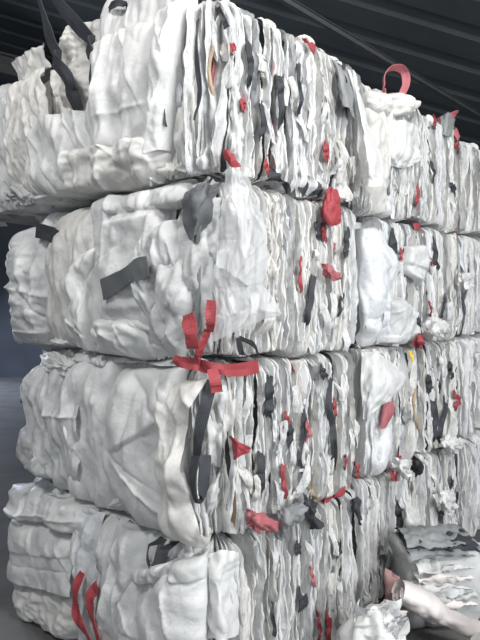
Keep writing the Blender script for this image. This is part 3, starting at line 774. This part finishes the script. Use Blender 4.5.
b = D4
panel(b, [((366, 92), (396, 90)), ((362, 130), (392, 128)), ((362, 180), (388, 180)), ((366, 218), (392, 218))], 'warm', .02, .05, .8, 2, 1.4, tuck=(.045,)*4, face='r', p=2.2)
panel(b, [((368, 90), (408, 94)), ((366, 100), (410, 106)), ((374, 112), (402, 118))], 'warm', .05, .05, 1.3, 0, 1.2, face='r')
flap(b, [[(388, 122, .05), (404, 120, .09), (416, 126, .05)], [(386, 150, .04), (404, 154, .07), (420, 148, .05)], [(388, 165, .03), (406, 168, .06), (420, 160, .03)]], 'white', .8, 1, 1.2)
strap(b, [(383, 104, .03), (383, 88, .05), (384, 76, .05), (390, 69, .05), (399, 68, .05), (405, 73, .05), (406, 84, .05), (402, 94, .04)], .045, 'pink', twist=[.5, .9, 1.2, .6], name='strap_loop')['label'] = 'red strap loop'
strap(b, [(448, 118, .03), (456, 115, .06), (461, 120, .06), (459, 132, .03)], .06, 'pink', name='strap_loop', twist=[.2, .9, .4])['label'] = 'red strap loop'
flap(b, [[(440, 116, .0), (448, 112, .03), (455, 116, .0)], [(441, 121, .03), (448, 119, .06), (455, 122, .03)], [(442, 134, .01), (448, 136, .03), (454, 134, .01)]], 'silver', .6, 3, .6, 'r', 'grey_fold')
strips(b, [([(434, 116), (436, 128)], .03, 'red'), ([(456, 140), (458, 150), (455, 158)], .04, 'red'), ([(417, 182), (418, 196), (415, 208)], .03, 'red'), ([(452, 180), (454, 195)], .04, 'char'), ([(432, 160), (434, 185)], .02, 'char'),
           ([(386, 160), (390, 180), (388, 200)], .02, 'silver'), ([(468, 168), (470, 190)], .03, 'silver')], h=.03)
b = D3
panel(b, [((362, 228), (388, 226)), ((360, 270), (396, 265)), ((362, 310), (390, 310)), ((366, 348), (392, 350))], 'cool', .02, .05, .7, 3, 1.5, tuck=(.045,)*4, face='r', p=2.2, nr=4)
panel(b, [((388, 300), (400, 296)), ((390, 320), (414, 318)), ((388, 345), (416, 346))], 'grey', .05, .04, .8, 1, 1.2, tuck=(.045,)*4, face='r')
panel(b, [((410, 246), (420, 244)), ((409, 268), (430, 270)), ((418, 288), (426, 286))], 'grey', .04, .03, .8, 1, 1.2, tuck=(.045,)*4, face='r')
flap(b, [[(424, 326, .04), (434, 318, .08), (444, 324, .05)], [(422, 334, .06), (436, 330, .13), (448, 334, .06)], [(426, 342, .05), (438, 340, .10), (446, 338, .05)]], 'white', 1.4, 4, .8)
flap(b, [[(458, 273, .05), (466, 272, .09), (472, 274, .06)], [(458, 280, .06), (466, 280, .11), (472, 282, .06)], [(460, 288, .05), (466, 288, .09), (471, 287, .05)]], 'white', 1.2, 4, .8)
strips(b, [([(391, 226), (393, 250), (390, 262)], .045, 'char'), ([(401, 248), (402, 262)], .025, 'red'), ([(430, 255), (432, 268)], .02, 'red'), ([(463, 225), (464, 245), (466, 268)], .025, 'red'), ([(433, 232), (436, 255), (438, 274)], .03, 'char'),
           ([(419, 315), (420, 335)], .03, 'char'), ([(430, 300), (431, 318)], .02, 'red'), ([(470, 230), (471, 262)], .025, 'char'), ([(413, 225), (420, 227)], .04, 'red'), ([(452, 226), (458, 228)], .04, 'red'), ([(392, 328), (393, 340)], .05, 'char'), ([(446, 290), (442, 320)], .025, 'char')], h=.03)
flap(b, [[(416, 334, .05), (419, 333, .07), (421, 336, .05)], [(414, 342, .06), (418, 342, .09), (422, 343, .06)], [(415, 348, .05), (419, 349, .07), (423, 349, .05)]], 'red', 1.3, 2, .5, 'r', 'red_cloth')
strap(b, [(470, 316, .06), (470, 304, .08), (474, 294, .09), (480, 292, .08), (478, 306, .08), (472, 317, .07)], .05, 'red', name='strap_loop', twist=[.3, 1, .4])['label'] = 'red strap loop'
b = D2
panel(b, [((360, 362), (376, 356)), ((358, 400), (384, 396)), ((362, 440), (392, 440)), ((364, 476), (392, 478))], 'cool', .01, .05, .8, 3, 1.5, tuck=(.045,)*4, face='r', p=2.2)
flap(b, [[(362, 352, .05), (378, 352, .08), (392, 360, .06)], [(361, 380, .07), (382, 374, .11), (406, 379, .10)], [(362, 402, .06), (378, 398, .10), (394, 394, .09)], [(363, 420, .05), (370, 416, .08), (378, 410, .07)]], 'white', .55, 1, 1.5, 'r', 'white_flap')
flap(b, [[(384, 404, .05), (388, 402, .06), (392, 402, .05)], [(382, 415, .05), (387, 414, .07), (393, 412, .05)], [(380, 430, .05), (384, 428, .06), (388, 424, .05)]], 'pink', .4, 1, .8, 'r', 'red_cloth')
strips(b, [([(455, 388), (457, 400), (455, 415)], .03, 'red'), ([(432, 395), (436, 420), (434, 445)], .04, 'char'), ([(443, 390), (446, 410), (440, 430), (438, 450)], .04, 'char'), ([(406, 410), (408, 424)], .05, 'silver'), ([(428, 372), (430, 395)], .035, 'char'),
           ([(450, 360), (452, 380)], .03, 'char'), ([(416, 385), (414, 410), (418, 430)], .02, 'tan'), ([(462, 430), (466, 440), (476, 438)], .06, 'char'), ([(470, 380), (469, 400), (472, 420)], .035, 'char'), ([(398, 454), (400, 464)], .03, 'red')], h=.03)
strap(b, [(409, 351, .06), (412, 356, .07), (413, 361, .06)], .035, 'yellow', name='sewn_tag')['label'] = 'yellow tag'
flap(b, [[(440, 440, .06), (450, 436, .10), (460, 438, .07)], [(442, 446, .09), (452, 446, .14), (462, 444, .09)], [(444, 452, .09), (452, 454, .11), (460, 450, .09)]], 'white', 1.2, 4, .8)
flap(b, [[(394, 460, .07), (401, 458, .11), (409, 463, .09)], [(394, 468, .10), (401, 468, .15), (410, 470, .10)], [(397, 476, .10), (403, 478, .12), (410, 476, .10)]], 'white', 1.5, 4, .7)
flap(b, [[(389, 466, .05), (391, 470, .07), (394, 471, .06)], [(390, 474, .07), (394, 476, .09), (398, 476, .08)], [(391, 479, .08), (396, 481, .10), (401, 480, .08)]], 'red', 1.3, 2, .5, 'r', 'red_cloth')
flap(b, [[(411, 462, .05), (417, 460, .09), (423, 463, .05)], [(410, 468, .06), (417, 468, .12), (424, 469, .06)], [(412, 474, .05), (417, 476, .09), (422, 473, .05)]], 'black', 1.0, 4, .7, 'r', 'black_cloth')
b = D1
flap(b, [[(398, 500, .04), (404, 498, .07), (410, 504, .05)], [(402, 515, .05), (410, 516, .10), (419, 520, .08)], [(404, 530, .05), (410, 530, .09), (416, 526, .07)]], 'white', 1.0, 4, .8)
strips(b, [([(398, 500), (400, 515), (404, 535)], .05, 'char'), ([(444, 505), (442, 520), (440, 540)], .03, 'char'), ([(456, 478), (458, 492)], .05, 'silver'), ([(452, 476), (453, 490)], .03, 'char'), ([(380, 540), (382, 560)], .03, 'silver')], h=.03)
flap(b, [[(434, 494, .04), (444, 490, .08), (454, 494, .05)], [(436, 502, .06), (446, 502, .11), (456, 504, .06)], [(438, 512, .04), (446, 514, .08), (454, 512, .05)]], 'white', 1.4, 4, .8)

# ---------------------------------------------------------------- clear film hanging over the corner of the third bale
def at_depth(x, y, d):
    return CAMP + ray(x, y) * d
def tagged(o, label, cat, group=None):
    o['label'] = label; o['category'] = cat
    if group: o['group'] = group
    return o
FR = [[(226, 170, 2.44), (232, 167, 2.38), (238, 169, 2.40), (247, 175, 2.47)],
      [(224, 188, 2.44), (232, 196, 2.37), (248, 192, 2.40), (256, 200, 2.51)],
      [(221, 212, 2.41), (238, 216, 2.31), (252, 222, 2.37), (264, 214, 2.50)],
      [(217, 240, 2.39), (238, 240, 2.34), (246, 262, 2.28), (267, 240, 2.48)],
      [(216, 266, 2.33), (230, 272, 2.32), (240, 280, 2.30), (269, 256, 2.46)],
      [(215, 288, 2.36), (228, 290, 2.35), (248, 286, 2.34), (264, 284, 2.47)],
      [(216, 314, 2.37), (230, 316, 2.35), (252, 308, 2.36), (281, 313, 2.49)],
      [(213, 342, 2.39), (222, 338, 2.37), (238, 330, 2.37), (256, 322, 2.48)]]
tagged(cloth('plastic_film', [[at_depth(*p) for p in r_] for r_ in FR], 'film', None, .006, .55, 5, 1.2, linear=True), 'clear crumpled plastic film hanging over the corner of the nearest stack', 'plastic film')

# ---------------------------------------------------------------- loose sacks and a bundle on the floor, lower right
def blob(name, c, rad, m, amp=1.5, k=4, sc=1.2, rot=0.0, seed=0, sq=2.5, res=48, parent=None):
    """a stuffed, slumped sack: a rounded box wrinkled all over, resting on the floor"""
    r = np.random.default_rng(seed)
    th = np.linspace(0, 2*np.pi, res, endpoint=False); ph = np.linspace(-np.pi/2, np.pi/2, res // 2)
    T, Ph = np.meshgrid(th, ph, indexing='ij')
    sg = lambda x: np.sign(x) * np.abs(x)**(2 / sq)
    D = np.stack([sg(np.cos(T)) * sg(np.cos(Ph)), sg(np.sin(T)) * sg(np.cos(Ph)), sg(np.sin(Ph))], -1)
    A = D * np.array(rad)
    lump = 1 + .16 * np.sin(3*T + r.uniform(0, 6)) * np.cos(Ph) + .12 * np.sin(2*T - 2*Ph + r.uniform(0, 6)) * np.cos(Ph)
    A = A * lump[..., None]
    n = D / (np.linalg.norm(D, axis=2, keepdims=True) + 1e-9)
    # tileable wrap round the girth: one whole period of the crumple patch
    U = T / (2*np.pi) * LLX[k]; V = Ph * np.mean(rad)
    s = sample(k, U, V + r.uniform(0, 3)) * sc * amp * np.cos(Ph)[..., None]**.5
    A = A + n * s[..., 2:3]
    ca, sa = math.cos(rot), math.sin(rot)
    A = np.stack([A[..., 0]*ca - A[..., 1]*sa, A[..., 0]*sa + A[..., 1]*ca, A[..., 2]], -1) + np.array(c)
    A[..., 2] = np.maximum(A[..., 2], .004)
    return grid_obj(name, A, m, parent, True)

def root(name, loc, label, cat, rz=0.0):
    e = bpy.data.objects.new(name, None); COL.objects.link(e)
    e.location = loc; e.rotation_euler = (0, 0, rz); e.empty_display_size = .1
    tagged(e, label, cat)
    return e

# grey bundle: a block of flattened sacks, leaves showing on its front, dark sheets on top
g = root('sack_bundle', (1.08, 3.46, 0), 'grey bundle of flattened sacks on the floor, with dark sheets on top', 'bundle', math.radians(8))
blob('bundle_body', (0, 0, .21), (.20, .17, .21), 'dull', .8, 1, 1.4, 0, 5, 4.5, 64, g)
for i in range(5):
    z = .15 + i * .05; x0 = rng.uniform(-.20, -.17); x1 = rng.uniform(.15, .21)
    C = [[(x0 + (x1-x0)*t, -.13, z + .03 - .05*(t-.5)**2 + rng.normal(0, .006)) for t in np.linspace(0, 1, 5)],
         [(x0 + (x1-x0)*t, -.195 - .03*math.sin(3.1*t), z + .012 - .05*(t-.5)**2 + rng.normal(0, .012)) for t in np.linspace(0, 1, 5)],
         [(x0 + (x1-x0)*t, -.18 - .02*math.sin(3.1*t), z - .02 + rng.normal(0, .012)) for t in np.linspace(0, 1, 5)]]
    cloth('folded_sack', C, ['pinkwhite', 'dull', 'grey', 'pinkwhite', 'grey'][i], g, .01, .9, 4, .8)
for i, (m_, dz) in enumerate((('silver', .0), ('char', .018), ('silver', .036))):
    C = [[(-.21 + .42*t, -.19 + i*.03, .415 + dz - .05*abs(t-.4) + rng.normal(0, .008)) for t in np.linspace(0, 1, 5)],
         [(-.20 + .4*t, -.05, .43 + dz + rng.normal(0, .012)) for t in np.linspace(0, 1, 5)],
         [(-.19 + .38*t, .10, .415 + dz + rng.normal(0, .012)) for t in np.linspace(0, 1, 5)]]
    cloth('dark_sheet', C, m_, g, .012, 1.0, 0, 1.0)

# crumpled heaps and the rolled sack in front
def heap(name, loc, rad, m, label, seed, rz, flaps):
    e = root(name, loc, label, 'sack', rz)
    blob('sack_body', (0, 0, rad[2] * .92), rad, m, 1.9, 2, 1.2, 0, seed, 2.3, 64, e)
    r = np.random.default_rng(seed)
    for i in range(flaps):
        a = -2.6 + 2.2 * (i + .5) / flaps + r.normal(0, .12); el = r.uniform(.1, 1.0)
        c = np.array([math.cos(a)*rad[0]*math.cos(el), math.sin(a)*rad[1]*math.cos(el), rad[2]*(.95 + .95*math.sin(el))])
        s_ = r.uniform(.07, .15); t = np.array([-math.sin(a), math.cos(a), 0]); n = np.array([math.cos(a), math.sin(a), .5]); up = np.array([0, 0, 1.])
        C = [[c + t*s_*(x - .5) + up*s_*(yy) + n*(.03*math.sin(3*x + i) + .05*yy - .02) + r.normal(0, .008, 3) for x in (0, .33, .67, 1)] for yy in (.6, .2, -.2, -.55)]
        cloth('loose_flap', C, r.choice(['white', 'white', 'warm', 'cool']), e, .007, .8, int(r.choice([2, 3])), .9, r)
    return e
heap('crumpled_sack', (.62, 2.87, 0), (.12, .12, .185), 'white', 'crumpled white sack on the floor against the foot of the nearest stack', 3, .3, 22)
heap('crumpled_sack', (.90, 2.66, 0), (.09, .09, .09), 'cool', 'small crumpled white sack on the floor in front of the long rolled sack', 8, 1.1, 12)
heap('crumpled_sack', (1.20, 2.82, 0), (.13, .11, .16), 'white', 'white slumped sack on the floor at the right edge of the picture', 12, .1, 12)

def roll(name, p0, p1, rad, m, label):
    """a sack rolled up lengthways: spiral section with the outer edge free"""
    p0, p1 = np.array(p0, float), np.array(p1, float); mid = (p0 + p1) / 2
    e = root(name, (mid[0], mid[1], 0), label, 'sack')
    d = p1 - p0; ln = np.linalg.norm(d); d /= ln; s = np.cross(d, [0, 0, 1]); s /= np.linalg.norm(s); up = np.cross(s, d)
    t = np.linspace(0, 2*np.pi*2.6, 90); rr = rad * (.35 + .65 * (t / t[-1]))
    x = np.linspace(0, ln, 60)
    T, X = np.meshgrid(t, x, indexing='ij'); R = np.broadcast_to(rr[:, None], T.shape)
    sm_ = sample(1, T * rad / 1.5, X / 1.5) * 1.5 * .8
    R = R * (1 + .06 * np.sin(X * 9)[...]) + sm_[..., 2] * (T > t[-1] - 7)
    A = (p0 - np.array([mid[0], mid[1], 0])) + d * (X[..., None] + sm_[..., :1]) + s * (np.cos(T) * R)[..., None] * 1.25 + up * (np.sin(T) * R)[..., None] * .75
    A[..., 2] = np.maximum(A[..., 2], .003)
    grid_obj('rolled_sheet', A, m, e)
    return e
roll('rolled_sack', (.79, 3.09, .30), (1.22, 3.08, .10), .062, 'pinkwhite', 'long pinkish white rolled sack lying on the floor before the grey bundle')

o = cloth('red_cloth_scrap', [[(.77, 3.28, .35), (.80, 3.25, .34), (.84, 3.26, .31)], [(.76, 3.24, .22), (.80, 3.21, .22), (.85, 3.23, .2)], [(.74, 3.21, .01), (.80, 3.18, .01), (.86, 3.20, .01)]], 'dullred', None, .009, .8, 1, .9)
tagged(o, 'dull red cloth scrap standing between the stack and the grey bundle', 'cloth')

o = blob('flattened_sack', (1.49, 4.0, .10), (.22, .09, .10), 'dull', 1.2, 1, 1.2, TH, 21, 3.0, 56)
tagged(o, 'dull grey flattened sack lying at the foot of the farthest stack, behind the grey bundle', 'sack')
